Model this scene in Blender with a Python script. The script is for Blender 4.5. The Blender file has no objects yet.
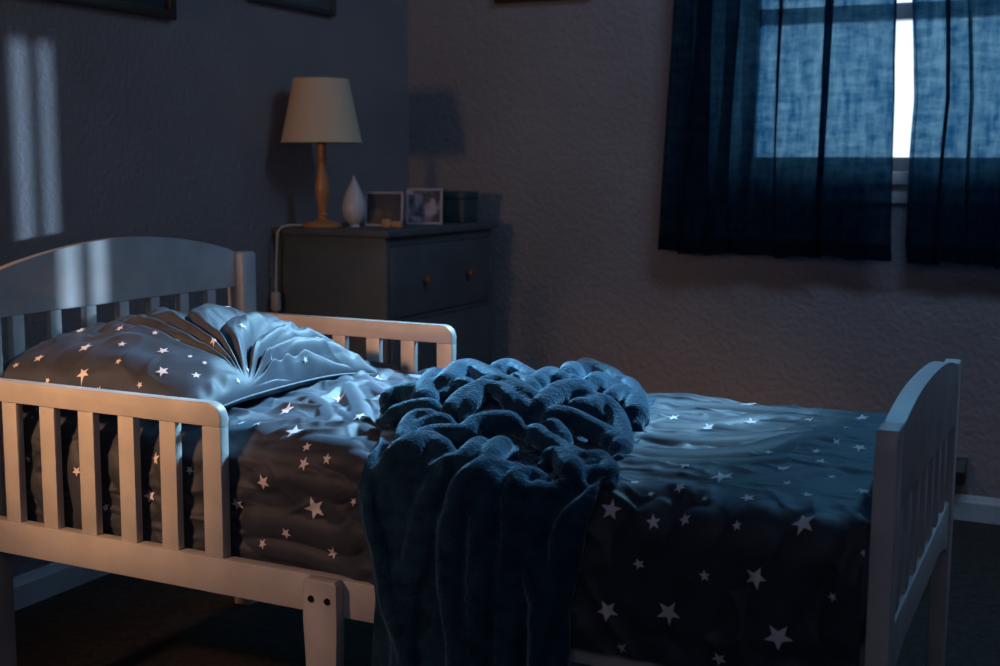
import math
# ---- shared surface functions (blanket and sheet), numpy only ----
import numpy as np
def sstep(a,b,x):
    t=np.clip((x-a)/(b-a),0,1); return t*t*(3-2*t)
# profile of blanket base in (y,z) along arc t : t=0 at far end (y=YF) going to near edge then down
ZT=.432; RR=.05; YN=-.028; YF=.84
T1=YF-(YN+RR); T2=T1+RR*np.pi/2
def bprof(t):
    t=np.asarray(t,float)
    y=np.where(t<T1,YF-t,0);z=np.where(t<T1,ZT,0.);ny=np.zeros_like(y);nz=np.where(t<T1,1.,0.)
    a=np.clip((t-T1)/RR,0,np.pi/2); m=(t>=T1)
    y=np.where(m,YN+RR-RR*np.sin(a),y); z=np.where(m,ZT-RR+RR*np.cos(a),z)
    ny=np.where(m,-np.sin(a),ny); nz=np.where(m,np.cos(a),nz)
    z=np.where(t>T2,ZT-RR-(t-T2),z); 
    return y,z,ny,nz
def mound(x,t):
    y=YF-t
    cx,cy=.76,.34
    dx=np.where(x<cx,(x-cx)/.33,(x-cx)/.24); dy=np.where(y<cy,(y-cy)/.33,(y-cy)/.22)
    r=np.sqrt(dx*dx+dy*dy)
    m=.060*(1-sstep(.3,1.,r))
    # low apron reaching to the left
    dx=(x-.52)/.17; dy=(y-.33)/.24
    m=np.maximum(m,.022*(1-sstep(.4,1.1,np.sqrt(dx*dx+dy*dy))))
    return m*(1-sstep(T1-.02,T2,t))
import numpy as np
# ---- sheet ----
SF=.705; SZ=.418; SR=.05
def sheet_pt(x,t,D=0.):
    x=np.asarray(x,float);t=np.asarray(t,float)
    yn=.034+(-.012-.034)*sstep(.58,.74,x)
    # far side: short drop first  (t<0.1)
    t1=.06; a0=SR*np.pi/2
    L1=t1; L2=t1+a0; L3=L2+(SF-SR)-(yn+SR); L4=L3+a0
    y=np.zeros(np.broadcast(x,t).shape); z=y.copy(); ny=y.copy(); nz=y.copy()
    x=x+y; t=t+y; L3=L3+y; L4=L4+y; yn=yn+y
    m=t<L1; y[m]=SF; z[m]=SZ-SR-(L1-t[m]); ny[m]=1
    m=(t>=L1)&(t<L2); a=(t[m]-L1)/SR; y[m]=SF-SR+SR*np.cos(a); z[m]=SZ-SR+SR*np.sin(a); ny[m]=np.cos(a); nz[m]=np.sin(a)
    m=(t>=L2)&(t<L3); y[m]=SF-SR-(t[m]-L2); z[m]=SZ; nz[m]=1
    m=(t>=L3)&(t<L4); a=(t[m]-L3[m])/SR; y[m]=yn[m]+SR-SR*np.sin(a); z[m]=SZ-SR+SR*np.cos(a); ny[m]=-np.sin(a); nz[m]=np.cos(a)
    m=t>=L4; y[m]=yn[m]; z[m]=SZ-SR-(t[m]-L4[m]); ny[m]=-1
    crown=.012*np.sin(np.pi*np.clip((y-yn)/(SF-yn),0,1))
    return x,y+ny*D,z+nz*D+crown*nz
def sheet_len(x):
    yn=.034+(-.012-.034)*sstep(.58,.74,x)
    L4=.06+SR*np.pi+(SF-SR)-(yn+SR)
    bot=np.where(x>.7,.219,.232)
    return L4+(SZ-SR-bot)
# ---- pillow ----
PC=(.125,.300); PA=.222; PB=.262
def pillow_pt(u,v,side=1.,D=0.):
    u=np.asarray(u,float);v=np.asarray(v,float)
    x=PA*u*(1-.10*(1-v*v)*np.abs(u)); y=PB*v*(1-.06*(1-u*u)*np.abs(v))
    f=np.clip((1-u*u)*(1-v*v),0,1)
    g=f**.42
    h=(.090 if side>0 else -.030)*g+side*D*np.clip(f*6,0,1)**.5
    # tilt up against headboard
    tilt=.028*(1-u)/2*(1-.0*v) +.012
    # corner droops
    drop=.010*np.abs(v)**4+.012*np.clip(v,0,1)**3
    return PC[0]+x, PC[1]+y, .432+.006+tilt-drop+h
BLR=[[[[0.6687,0.682],[0.6341,0.6167],[0.5996,0.522],[0.6071,0.5049]],0.022,0.02],[[[0.6717,0.6291],[0.6446,0.5453],[0.6296,0.4862],[0.6657,0.5142],[0.7077,0.5561],[0.7483,0.5965],[0.7693,0.6121]],0.024,0.022],[[[0.6777,0.626],[0.6882,0.6074],[0.7107,0.6214],[0.7288,0.6369]],0.016,0.016],[[[0.7273,0.7301],[0.7242,0.6975],[0.7258,0.668],[0.7363,0.6416],[0.7423,0.6152],[0.7618,0.6089],[0.7933,0.6276],[0.8129,0.6385],[0.8294,0.6478],[0.8414,0.6571]],0.018,0.022],[[[0.7483,0.7115],[0.7423,0.682],[0.7393,0.6478],[0.7513,0.6369],[0.7693,0.6385],[0.7918,0.6556],[0.8114,0.682]],0.016,0.02],[[[0.7843,0.64],[0.8024,0.6462],[0.8219,0.6664],[0.8369,0.6866]],0.014,0.018],[[[0.7062,0.5313],[0.6912,0.48],[0.6942,0.4536],[0.7258,0.4862],[0.7648,0.5313],[0.7933,0.5717]],0.02,0.02],[[[0.7573,0.5888],[0.7588,0.567],[0.7768,0.5732],[0.8084,0.6136],[0.8279,0.6354]],0.015,0.02],[[[0.8114,0.6152],[0.7979,0.5592],[0.7903,0.5095],[0.8159,0.5328],[0.8369,0.5686]],0.018,0.022],[[[0.8024,0.5018],[0.7994,0.4474],[0.6567,0.0513],[0.6867,0.0575],[0.7378,0.1103],[0.7813,0.1786],[0.8159,0.2175],[0.9015,0.4303],[0.927,0.4955],[0.9466,0.5437]],0.022,0.02],[[[0.8444,0.6804],[0.8414,0.6462],[0.8429,0.6058],[0.8489,0.581],[0.8594,0.5608],[0.87,0.5623],[0.8865,0.5981]],0.02,0.024],[[[0.7994,0.4893],[0.8219,0.5002],[0.8504,0.5266]],0.014,0.012],[[[0.8579,0.5095],[0.8399,0.435],[0.7408,0.1336],[0.8775,0.466]],0.022,0.014],[[[0.8955,0.5484],[0.894,0.5018],[0.8865,0.4256]],0.016,0.016],[[[0.8775,0.6354],[0.879,0.6121],[0.891,0.595],[0.894,0.5686],[0.903,0.5623],[0.921,0.5717],[0.9406,0.5965],[0.9631,0.6478],[0.9826,0.7084]],0.018,0.022],[[[0.894,0.6152],[0.9015,0.5919],[0.906,0.5686]],0.014,0.014],[[[0.8564,0.6882],[0.8624,0.6711],[0.873,0.6571],[0.888,0.6493],[0.906,0.6478],[0.927,0.6493],[0.9466,0.654],[0.9751,0.6882]],0.018,0.026],[[[0.8489,0.6711],[0.8624,0.6618],[0.8805,0.6633],[0.9,0.6773]],0.014,0.016],[[[0.8519,0.6975],[0.8609,0.6866],[0.873,0.6835],[0.891,0.6944],[0.915,0.7223]],0.014,0.02],[[[0.8564,0.7208],[0.8534,0.7053],[0.867,0.7161],[0.885,0.7255],[0.906,0.7332],[0.93,0.7534],[0.9511,0.7721],[0.9646,0.7767],[0.9751,0.7612],[0.9961,0.7783]],0.016,0.022],[[[0.6056,0.7053],[0.6266,0.7053],[0.6491,0.6928],[0.6807,0.6897],[0.7062,0.6928]],0.018,0.02],[[[0.5861,0.6602],[0.58,0.6291],[0.6011,0.6198],[0.6431,0.6369]],0.02,0.022],[[[0.6101,0.6524],[0.6356,0.6431],[0.6476,0.6509]],0.012,0.012],[[[0.7107,0.8187],[0.6837,0.7643],[0.6777,0.7286],[0.6957,0.7255],[0.7273,0.7255]],0.016,0.022],[[[0.7017,0.7954],[0.6942,0.7565],[0.7062,0.7348],[0.7242,0.7286],[0.7498,0.7317]],0.014,0.018],[[[0.7137,0.8435],[0.7227,0.8326],[0.7242,0.8016],[0.7303,0.7783],[0.7498,0.7705],[0.7768,0.7643],[0.7798,0.7441],[0.7903,0.7286],[0.8084,0.7177],[0.8279,0.7115],[0.8474,0.713]],0.018,0.026],[[[0.7002,0.8653],[0.7077,0.8544],[0.7152,0.8373],[0.7273,0.8233],[0.7438,0.8062],[0.7738,0.8109],[0.7903,0.8171]],0.022,0.026],[[[0.7333,0.8622],[0.7438,0.8466],[0.7633,0.8482]],0.03,0.01],[[[0.7738,0.8497],[0.7888,0.8435],[0.8099,0.842],[0.8174,0.828],[0.8159,0.7876],[0.8279,0.7705]],0.02,0.028],[[[0.8369,1.0967],[0.8309,1.0424],[0.8234,0.9973],[0.8219,0.9678],[0.8234,0.9445],[0.8249,0.9181],[0.8324,0.9025],[0.8339,0.8886],[0.8384,0.8746],[0.8504,0.8591],[0.8534,0.8404],[0.8444,0.8078],[0.8429,0.7783],[0.8489,0.7565]],0.018,0.03],[[[0.8609,1.0921],[0.8624,1.0579],[0.8624,1.0035],[0.8655,0.9585],[0.8655,0.8948],[0.8579,0.8839],[0.8655,0.8684],[0.8655,0.8497],[0.873,0.8373],[0.8835,0.8233]],0.02,0.028],[[[0.9,1.0268],[0.906,0.929],[0.9075,0.8963],[0.906,0.8668],[0.9,0.8513],[0.9135,0.8389],[0.9255,0.8404]],0.018,0.022],[[[0.9075,0.7969],[0.912,0.7721],[0.933,0.7814],[0.9631,0.8218],[0.9841,0.8435]],0.018,0.022],[[[0.9496,1.0191],[0.9451,0.9895],[0.9345,0.9445],[0.933,0.9041],[0.933,0.8746],[0.9481,0.8668],[0.9556,0.8591],[0.9631,0.842]],0.018,0.02],[[[0.9646,0.8109],[0.9706,0.7814],[0.9886,0.7736],[1.0082,0.8078],[1.0187,0.8342]],0.016,0.016],[[[0.9811,0.8326],[0.9841,0.8031]],0.012,0.012],[[[0.9691,1.0424],[0.9691,0.9911],[0.9721,0.9398],[0.9751,0.9119],[0.9871,0.8917],[0.9991,0.8699],[1.0036,0.8513]],0.016,0.018],[[[0.6897,0.873],[0.6897,0.8963],[0.6882,0.9088],[0.6942,0.9352],[0.7062,0.9693],[0.7137,1.002],[0.7212,1.0299],[0.7363,1.0672],[0.7513,1.1138]],0.014,0.018],[[[0.7468,1.0284],[0.7603,0.9849],[0.7693,0.9507],[0.7798,0.9088],[0.7873,0.8792],[0.7768,0.8482]],0.018,0.012]]
SHR=[[[[0.9392,0.4669],[1.0173,0.4247],[1.0827,0.3038],[1.1481,0.2925]],0.02,0.007],[[[0.9576,0.6244],[1.0429,0.6146],[1.1254,0.5471],[1.168,0.4416],[1.2306,0.4079]],0.022,0.009],[[[0.979,0.6695],[1.0841,0.6371],[1.1566,0.5893],[1.195,0.5344]],0.016,0.007],[[[0.9122,0.346],[1.006,0.3882],[1.0927,0.4261],[1.1453,0.3811]],0.018,0.006],[[[0.8652,0.2574],[0.9605,0.2307],[1.0571,0.2166],[1.1524,0.2081]],0.022,0.006],[[[0.9534,0.519],[1.0358,0.5218],[1.1183,0.4515],[1.1836,0.3558]],0.018,0.007],[[[1.0259,0.7004],[1.1012,0.6821],[1.1623,0.6188]],0.015,0.005],[[[1.1154,0.7285],[1.1765,0.6737],[1.2476,0.5921]],0.02,0.005],[[[0.9207,0.4107],[0.9719,0.3207],[1.0472,0.301]],0.014,0.005],[[[0.2796,0.271],[0.3805,0.3992],[0.49,0.5381],[0.5667,0.6478]],0.018,0.014],[[[0.308,0.2472],[0.4175,0.3794],[0.507,0.4614]],0.016,0.012],[[[0.355,0.5341],[0.3848,0.5195],[0.4402,0.5605],[0.5056,0.6412]],0.016,0.012],[[[0.3109,0.501],[0.3763,0.4482]],0.012,0.008],[[[0.4161,0.7086],[0.4729,0.6729],[0.5753,0.7059]],0.02,0.008],[[[0.4658,0.7403],[0.5483,0.7297],[0.6307,0.7397]],0.02,0.01],[[[0.4161,0.7483],[0.5099,0.7562],[0.5923,0.7476],[0.6591,0.7761]],0.018,0.009],[[[0.4559,0.5671],[0.5412,0.6266],[0.6236,0.6883]],0.016,0.01],[[[0.3592,0.2763],[0.3208,0.16]],0.015,0.01],[[[0.4459,0.7919],[0.5341,0.7853],[0.625,0.7982]],0.02,0.008],[[[0.426,0.858],[0.5326,0.8553],[0.6563,0.8724]],0.022,0.01],[[[0.4431,0.8937],[0.5497,0.895],[0.6719,0.9209]],0.016,0.01],[[[0.5326,0.772],[0.5767,0.8091],[0.6137,0.8522]],0.018,0.006],[[[1.2234,0.7623],[1.1893,0.8227],[1.1438,0.8959],[1.1197,0.9634]],0.028,0.01],[[[1.2974,0.7763],[1.2604,0.8298],[1.2277,0.9071],[1.2178,0.9578]],0.03,0.012],[[[1.1581,0.7848],[1.1282,0.8312],[1.087,0.9057],[1.0685,0.9592]],0.026,0.009],[[[1.0827,0.7876],[1.0657,0.8326],[1.0301,0.9015],[1.0159,0.969]],0.022,0.008],[[[1.3272,0.8213],[1.313,0.8917],[1.3073,0.9409]],0.024,0.01],[[[0.0039,0.8302],[0.0664,0.9056]],0.02,0.008],[[[0.0934,0.7879],[0.1304,0.9241]],0.02,0.008],[[[0.1773,0.7866],[0.254,0.8805]],0.02,0.01],[[[0.2739,0.7694],[0.3322,0.8699]],0.02,0.01]]
STS=[[1.023,0.8017,0.0136],[1.0827,0.8115,0.0085],[1.1211,0.8045,0.0078],[1.1851,0.8045,0.0059],[1.2604,0.7932,0.0139],[1.0671,0.8607,0.0073],[1.151,0.8621,0.0071],[1.2107,0.8565,0.014],[1.3002,0.8649,0.0057],[1.3301,0.8129,0.0045],[1.1069,0.9156,0.0157],[1.0287,0.9254,0.0136],[1.2405,0.9212,0.0163],[1.0472,0.9704,0.0087],[1.1694,0.9634,0.0096],[1.1936,0.6188,0.0117],[1.1339,0.6948,0.0127],[1.0358,0.7454,0.0076],[1.1836,0.7566,0.0096],[1.0998,0.7609,0.0074],[1.2462,0.7173,0.0073],[1.3158,0.7524,0.007],[1.303,0.6695,0.0086],[1.2121,0.6765,0.0056],[1.2277,0.5555,0.008],[1.2561,0.6244,0.0051],[1.0785,0.6709,0.0065],[1.259,0.4543,0.0084],[1.2234,0.4346,0.0057],[1.2078,0.4922,0.0055],[1.1552,0.2968,0.0077],[1.2192,0.3418,0.0059],[1.2149,0.1899,0.0096],[1.0799,0.3558,0.0091],[1.023,0.1772,0.0134],[1.1396,0.4079,0.0059],[0.9676,0.391,0.0077],[1.0671,0.7735,0.0049],[1.1353,0.7721,0.0048],[1.1566,0.5499,0.0054],[1.0358,0.4332,0.0074],[0.4758,0.7932,0.0116],[0.4985,0.7205,0.0132],[0.4317,0.7192,0.0075],[0.3905,0.7073,0.0076],[0.4545,0.6703,0.0076],[0.5426,0.7641,0.0086],[0.5639,0.821,0.0171],[0.6307,0.8133,0.007],[0.5156,0.8633,0.0087],[0.5938,0.8827,0.01],[0.4729,0.8857,0.0073],[0.4246,0.8329,0.0103],[0.2569,0.8421,0.0107],[0.1673,0.8712,0.0063],[0.0138,0.8805,0.0065],[0.2725,0.7826,0.0091],[0.0039,0.8117,0.0065],[0.5369,0.743,0.0072],[0.4019,0.6081,0.0079],[0.4189,0.4825,0.0083],[0.3621,0.2776,0.0091],[0.5781,0.7549,0.0071],[0.3279,0.1534,0.0077],[0.5483,0.624,0.0076],[0.1133,0.8183,0.0079],[0.0678,0.9241,0.008],[0.3336,0.7932,0.0075]]
PST=[[-0.6032,-0.8999,0.0098],[-0.1142,-0.9685,0.0127],[-0.2745,-0.7854,0.013],[0.0261,-0.7368,0.0081],[0.1543,-0.8999,0.0063],[0.511,-0.8369,0.0125],[0.3427,-0.6567,0.0112],[-0.1944,-0.5365,0.0083],[-0.6834,-0.4735,0.0103],[-0.8156,-0.7024,0.0059],[0.0741,-0.3648,0.0084],[0.1623,-0.5508,0.0065],[0.7595,-0.7511,0.0093],[0.3307,-0.4964,0.0057],[0.5952,-0.3963,0.0073],[0.5351,-0.0386,0.0094],[0.7395,0.3219,0.0123],[0.9158,-0.1016,0.0083],[0.8878,-0.3391,0.0065],[-0.4228,-0.9943,0.0056],[-0.1743,-0.2303,0.006],[-0.4108,0.0815,0.0072],[-0.01,0.3734,0.0082],[0.9719,0.2017,0.0069],[0.7234,-0.6252,0.0055],[0.9519,-0.5107,0.0064],[0.8196,0.485,0.0062],[0.5591,-0.6052,0.0056],[-0.7675,-0.9456,0.0066],[0.4108,-0.9599,0.0062],[0.0621,-0.9971,0.0063]]
RMUL=.95
SUN1=29.; SD1=(-.45,-1.60,-1.40); SUN2=4.2
WARMP=(-.1,-1.4,1.2); WARM=38.; WARM3=78.; WARM2=44.; FILL=14.; FILL2=4.6; BEDFILL=2.6; SKY=1.6
import bpy, bmesh, random
from mathutils import Vector, Matrix
random.seed(7); RNG=np.random.RandomState(5)
C=bpy.context.scene.collection
sc=bpy.context.scene
XW=-.494; YW=2.1; ZF=-.12; XR=3.1; YFR=-3.3; ZC=2.32; L=1.36; WB=.7232

# ------------------------------------------------------------ materials
def nt(name):
    m=bpy.data.materials.new(name); m.use_nodes=True
    n=m.node_tree; b=n.nodes['Principled BSDF']; return m,n,b
def setp(b,**k):
    for a,v in k.items():
        a=a.replace('_',' ')
        if a in b.inputs: b.inputs[a].default_value=v
def bump(n,b,scale,strength,dist=.002,detail=3,kind='noise',coord='Object',stretch=None):
    tc=n.nodes.new('ShaderNodeTexCoord'); src=tc.outputs[coord]
    if stretch:
        mp=n.nodes.new('ShaderNodeMapping'); mp.inputs['Scale'].default_value=stretch; n.links.new(src,mp.inputs[0]); src=mp.outputs[0]
    if kind=='noise':
        t=n.nodes.new('ShaderNodeTexNoise'); t.inputs['Scale'].default_value=scale; t.inputs['Detail'].default_value=detail; o=t.outputs['Fac']
    else:
        t=n.nodes.new('ShaderNodeTexVoronoi'); t.inputs['Scale'].default_value=scale; o=t.outputs['Distance']
    n.links.new(src,t.inputs['Vector'])
    bp=n.nodes.new('ShaderNodeBump'); bp.inputs['Strength'].default_value=strength; bp.inputs['Distance'].default_value=dist
    n.links.new(o,bp.inputs['Height']); n.links.new(bp.outputs[0],b.inputs['Normal']); return t,o,src
def vary(n,b,src,c1,c2,scale=8,detail=4):
    t=n.nodes.new('ShaderNodeTexNoise'); t.inputs['Scale'].default_value=scale; t.inputs['Detail'].default_value=detail
    n.links.new(src,t.inputs['Vector'])
    r=n.nodes.new('ShaderNodeValToRGB'); r.color_ramp.elements[0].position=.35; r.color_ramp.elements[1].position=.65
    r.color_ramp.elements[0].color=(*c1,1); r.color_ramp.elements[1].color=(*c2,1)
    n.links.new(t.outputs['Fac'],r.inputs[0]); n.links.new(r.outputs[0],b.inputs['Base Color'])
def simple(name,col,rough=.5,bs=None,**k):
    m,n,b=nt(name); setp(b,Base_Color=(*col,1),Roughness=rough,**k)
    c2=tuple(min(1,c*1.12) for c in col); c1=tuple(c*.9 for c in col)
    sc_,st,di=bs or (60,.15,.001)
    t,o,src=bump(n,b,sc_,st,di); vary(n,b,src,c1,c2,12)
    return m
WALL,n,b=nt('wall_paint'); setp(b,Roughness=.62)
t,o,src=bump(n,b,75,.9,.006,4); vary(n,b,src,(.215,.205,.225),(.25,.24,.262),3)
TRIM=simple('white_trim',(.5,.52,.55),.4)
CEIL=simple('ceiling_paint',(.35,.35,.37),.9)
CARPET,n,b=nt('carpet'); setp(b,Roughness=1.); t,o,src=bump(n,b,420,1.,.012,4); vary(n,b,src,(.045,.036,.028),(.085,.07,.056),60)
WOOD=simple('painted_bed_wood',(.56,.53,.52),.38,(35,.12,.0006))
DRESS=simple('dresser_paint',(.085,.10,.11),.55,(40,.15,.001))
PINE,n,b=nt('turned_wood'); setp(b,Roughness=.35); t,o,src=bump(n,b,30,.1,.001,stretch=(1,1,.1)); vary(n,b,src,(.42,.17,.06),(.55,.25,.10),25)
KNOB=simple('dark_wood_knob',(.20,.085,.03),.45)
SHADE,n,b=nt('lamp_shade_linen'); setp(b,Roughness=.9,Base_Color=(.68,.53,.38,1)); bump(n,b,300,.25,.001)
CERAM=simple('white_ceramic',(.55,.53,.55),.3)
CORD=simple('cord_plastic',(.5,.44,.38),.4)
METAL=simple('dark_screw',(.03,.028,.03),.35,Metallic=.8)
BLACK=simple('black_plastic',(.012,.012,.014),.5)
OUTLET=simple('outlet_plastic',(.2,.2,.21),.5)
PFRAME=simple('black_frame',(.018,.017,.014),.45)
PNAVY=simple('navy_print',(.008,.012,.028),.35)
PGREY=simple('grey_print',(.08,.09,.1),.5)
PGREEN=simple('dark_green_frame',(.025,.045,.045),.45)
PBROWN=simple('brown_frame',(.03,.02,.012),.5)
WARMOBJ=simple('amber_keepsake',(.55,.30,.14),.5)
WHITEFR=simple('pale_frame',(.42,.37,.43),.5)
TEALBOX=simple('teal_box',(.03,.07,.075),.55)
MATT=simple('mattress_ticking',(.25,.26,.3),.9)
def printmat(name,cols,scale):
    m,n,b=nt(name); setp(b,Roughness=.35)
    tc=n.nodes.new('ShaderNodeTexCoord'); v=n.nodes.new('ShaderNodeTexNoise'); v.inputs['Scale'].default_value=scale; v.inputs['Detail'].default_value=1.5
    r=n.nodes.new('ShaderNodeValToRGB'); r.color_ramp.interpolation='EASE'
    while len(r.color_ramp.elements)<len(cols): r.color_ramp.elements.new(.5)
    for i,(p,c) in enumerate(cols): r.color_ramp.elements[i].position=p; r.color_ramp.elements[i].color=(*c,1)
    n.links.new(tc.outputs['Object'],v.inputs['Vector']); n.links.new(v.outputs['Fac'],r.inputs[0]); n.links.new(r.outputs[0],b.inputs['Base Color']); return m
PH1=printmat('dark_photo_print',[(.35,(.01,.01,.014)),(.55,(.03,.025,.03)),(.72,(.25,.13,.05))],14)
PH2=printmat('light_photo_print',[(.38,(.03,.035,.05)),(.5,(.16,.12,.15)),(.62,(.4,.33,.4))],32)
# fabrics
def fabric(name,c1,c2,rough,sheen,tint,bscale=900,bstr=.25,spec=.3):
    m,n,b=nt(name); setp(b,Roughness=rough,Sheen_Weight=sheen,Sheen_Roughness=.4,Sheen_Tint=(*tint,1),Specular_IOR_Level=spec)
    t,o,src=bump(n,b,bscale,bstr,.0015); vary(n,b,src,c1,c2,30); return m
SHEET=fabric('slate_star_fabric',(.031,.037,.055),(.045,.052,.077),.60,.12,(.40,.72,1.),700,.2,.42)
STAR=fabric('pale_star_print',(.72,.66,.68),(.84,.78,.80),.6,.1,(1,1,1),700,.2)
FLEECE,n,b=nt('blue_fleece'); setp(b,Roughness=.95,Sheen_Weight=1.,Sheen_Roughness=.28,Sheen_Tint=(.48,.76,.95,1),Specular_IOR_Level=.1)
tc=n.nodes.new('ShaderNodeTexCoord'); t1=n.nodes.new('ShaderNodeTexNoise'); t1.inputs['Scale'].default_value=260; t1.inputs['Detail'].default_value=4
t2=n.nodes.new('ShaderNodeTexNoise'); t2.inputs['Scale'].default_value=32; t2.inputs['Detail'].default_value=3
mx=n.nodes.new('ShaderNodeMath'); mx.operation='MULTIPLY_ADD'; mx.inputs[1].default_value=.6
for t in(t1,t2): n.links.new(tc.outputs['Object'],t.inputs['Vector'])
n.links.new(t1.outputs['Fac'],mx.inputs[0]); n.links.new(t2.outputs['Fac'],mx.inputs[2])
bp=n.nodes.new('ShaderNodeBump'); bp.inputs['Strength'].default_value=.9; bp.inputs['Distance'].default_value=.0055
n.links.new(mx.outputs[0],bp.inputs['Height']); n.links.new(bp.outputs[0],b.inputs['Normal'])
vary(n,b,tc.outputs['Object'],(.006,.029,.060),(.017,.062,.112),38,5)
# curtain
CURT=bpy.data.materials.new('blue_curtain_linen'); CURT.use_nodes=True; n=CURT.node_tree; n.nodes.clear()
out=n.nodes.new('ShaderNodeOutputMaterial'); dif=n.nodes.new('ShaderNodeBsdfDiffuse'); dif.inputs[0].default_value=(.008,.024,.042,1)
tr=n.nodes.new('ShaderNodeBsdfTranslucent'); tp=n.nodes.new('ShaderNodeBsdfTransparent'); 
tc=n.nodes.new('ShaderNodeTexCoord')
def wv(scale,stretch):
    mp=n.nodes.new('ShaderNodeMapping'); mp.inputs['Scale'].default_value=stretch; n.links.new(tc.outputs['Object'],mp.inputs[0])
    w=n.nodes.new('ShaderNodeTexNoise'); w.inputs['Scale'].default_value=scale; w.inputs['Detail'].default_value=3; w.inputs['Roughness'].default_value=.7; n.links.new(mp.outputs[0],w.inputs['Vector']); return w.outputs['Fac']
a1=wv(60,(1,1,.25)); a2=wv(60,(.25,.25,1.)); a3=wv(16,(1,1,.12))
ad=n.nodes.new('ShaderNodeMath'); ad.operation='ADD'; n.links.new(a1,ad.inputs[0]); n.links.new(a2,ad.inputs[1])
ad2=n.nodes.new('ShaderNodeMath'); ad2.operation='ADD'; n.links.new(ad.outputs[0],ad2.inputs[0]); n.links.new(a3,ad2.inputs[1])
def ramp(pa,ca,pb,cb):
    r=n.nodes.new('ShaderNodeValToRGB'); r.color_ramp.elements[0].position=pa; r.color_ramp.elements[1].position=pb
    r.color_ramp.elements[0].color=(*ca,1); r.color_ramp.elements[1].color=(*cb,1); return r
dv=n.nodes.new('ShaderNodeMath'); dv.operation='MULTIPLY'; dv.inputs[1].default_value=1/3; n.links.new(ad2.outputs[0],dv.inputs[0])
r1=ramp(.40,(.008,.050,.125),.60,(.060,.18,.29)); r2=ramp(.40,(.012,.115,.27),.60,(.24,.43,.60))
for r in(r1,r2): n.links.new(dv.outputs[0],r.inputs[0])
n.links.new(r1.outputs[0],tr.inputs[0]); n.links.new(r2.outputs[0],tp.inputs[0])
m1=n.nodes.new('ShaderNodeMixShader'); m1.inputs[0].default_value=.62; n.links.new(dif.outputs[0],m1.inputs[1]); n.links.new(tr.outputs[0],m1.inputs[2])
m2=n.nodes.new('ShaderNodeMixShader'); m2.inputs[0].default_value=.30; n.links.new(m1.outputs[0],m2.inputs[1]); n.links.new(tp.outputs[0],m2.inputs[2]); n.links.new(m2.outputs[0],out.inputs[0])
GLASS=bpy.data.materials.new('window_glass'); GLASS.use_nodes=True; n=GLASS.node_tree; n.nodes.clear()
out=n.nodes.new('ShaderNodeOutputMaterial'); g=n.nodes.new('ShaderNodeBsdfGlossy'); g.inputs['Roughness'].default_value=.02; tp=n.nodes.new('ShaderNodeBsdfTransparent'); m1=n.nodes.new('ShaderNodeMixShader'); m1.inputs[0].default_value=.06
n.links.new(tp.outputs[0],m1.inputs[1]); n.links.new(g.outputs[0],m1.inputs[2]); n.links.new(m1.outputs[0],out.inputs[0])
DARKCURT=simple('dense_curtain',(.01,.015,.025),.9)

# ------------------------------------------------------------ mesh helpers
def box(bm,lo,hi,bev=0,seg=2):
    vs=[bm.verts.new((x,y,z)) for x in(lo[0],hi[0]) for y in(lo[1],hi[1]) for z in(lo[2],hi[2])]
    F=[(0,1,3,2),(4,6,7,5),(0,4,5,1),(2,3,7,6),(0,2,6,4),(1,5,7,3)]
    fs=[bm.faces.new([vs[i] for i in f]) for f in F]
    if bev:
        es=list({e for f in fs for e in f.edges}); bmesh.ops.bevel(bm,geom=es,offset=bev,segments=seg,profile=.5,affect='EDGES')
def prism(bm,pts,axis,a,b_,bev=0):
    """extrude polygon pts (2D) along axis between a and b_"""
    def mk(p,w):
        q=list(p); q.insert(axis,w); return bm.verts.new(q)
    A=[mk(p,a) for p in pts]; B=[mk(p,b_) for p in pts]; n_=len(pts)
    fs=[bm.faces.new(A),bm.faces.new(B[::-1])]
    for i in range(n_): fs.append(bm.faces.new((A[i],A[(i+1)%n_],B[(i+1)%n_],B[i])))
    if bev:
        es=[e for e in fs[0].edges]+[e for e in fs[1].edges]
        bmesh.ops.bevel(bm,geom=es,offset=bev,segments=2,profile=.5,affect='EDGES')
def lathe(bm,prof,cx,cy,seg=40,cap=True):
    rings=[]
    for r,z in prof: rings.append([bm.verts.new((cx+r*math.cos(2*math.pi*i/seg),cy+r*math.sin(2*math.pi*i/seg),z)) for i in range(seg)])
    for A,B in zip(rings,rings[1:]):
        for i in range(seg): bm.faces.new((A[i],A[(i+1)%seg],B[(i+1)%seg],B[i]))
    if cap: bm.faces.new(rings[0][::-1]); bm.faces.new(rings[-1])
def tube(bm,pts,r,seg=10):
    pts=[Vector(p) for p in pts]; rings=[]
    for i,p in enumerate(pts):
        d=(pts[min(i+1,len(pts)-1)]-pts[max(i-1,0)]).normalized()
        u=d.orthogonal().normalized() if i==0 else (pu-d*pu.dot(d)).normalized()
        pu=u; w=d.cross(u)
        rings.append([bm.verts.new(p+u*r*math.cos(2*math.pi*k/seg)+w*r*math.sin(2*math.pi*k/seg)) for k in range(seg)])
    for A,B in zip(rings,rings[1:]):
        for k in range(seg): bm.faces.new((A[k],A[(k+1)%seg],B[(k+1)%seg],B[k]))
    bm.faces.new(rings[0][::-1]); bm.faces.new(rings[-1])
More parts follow.
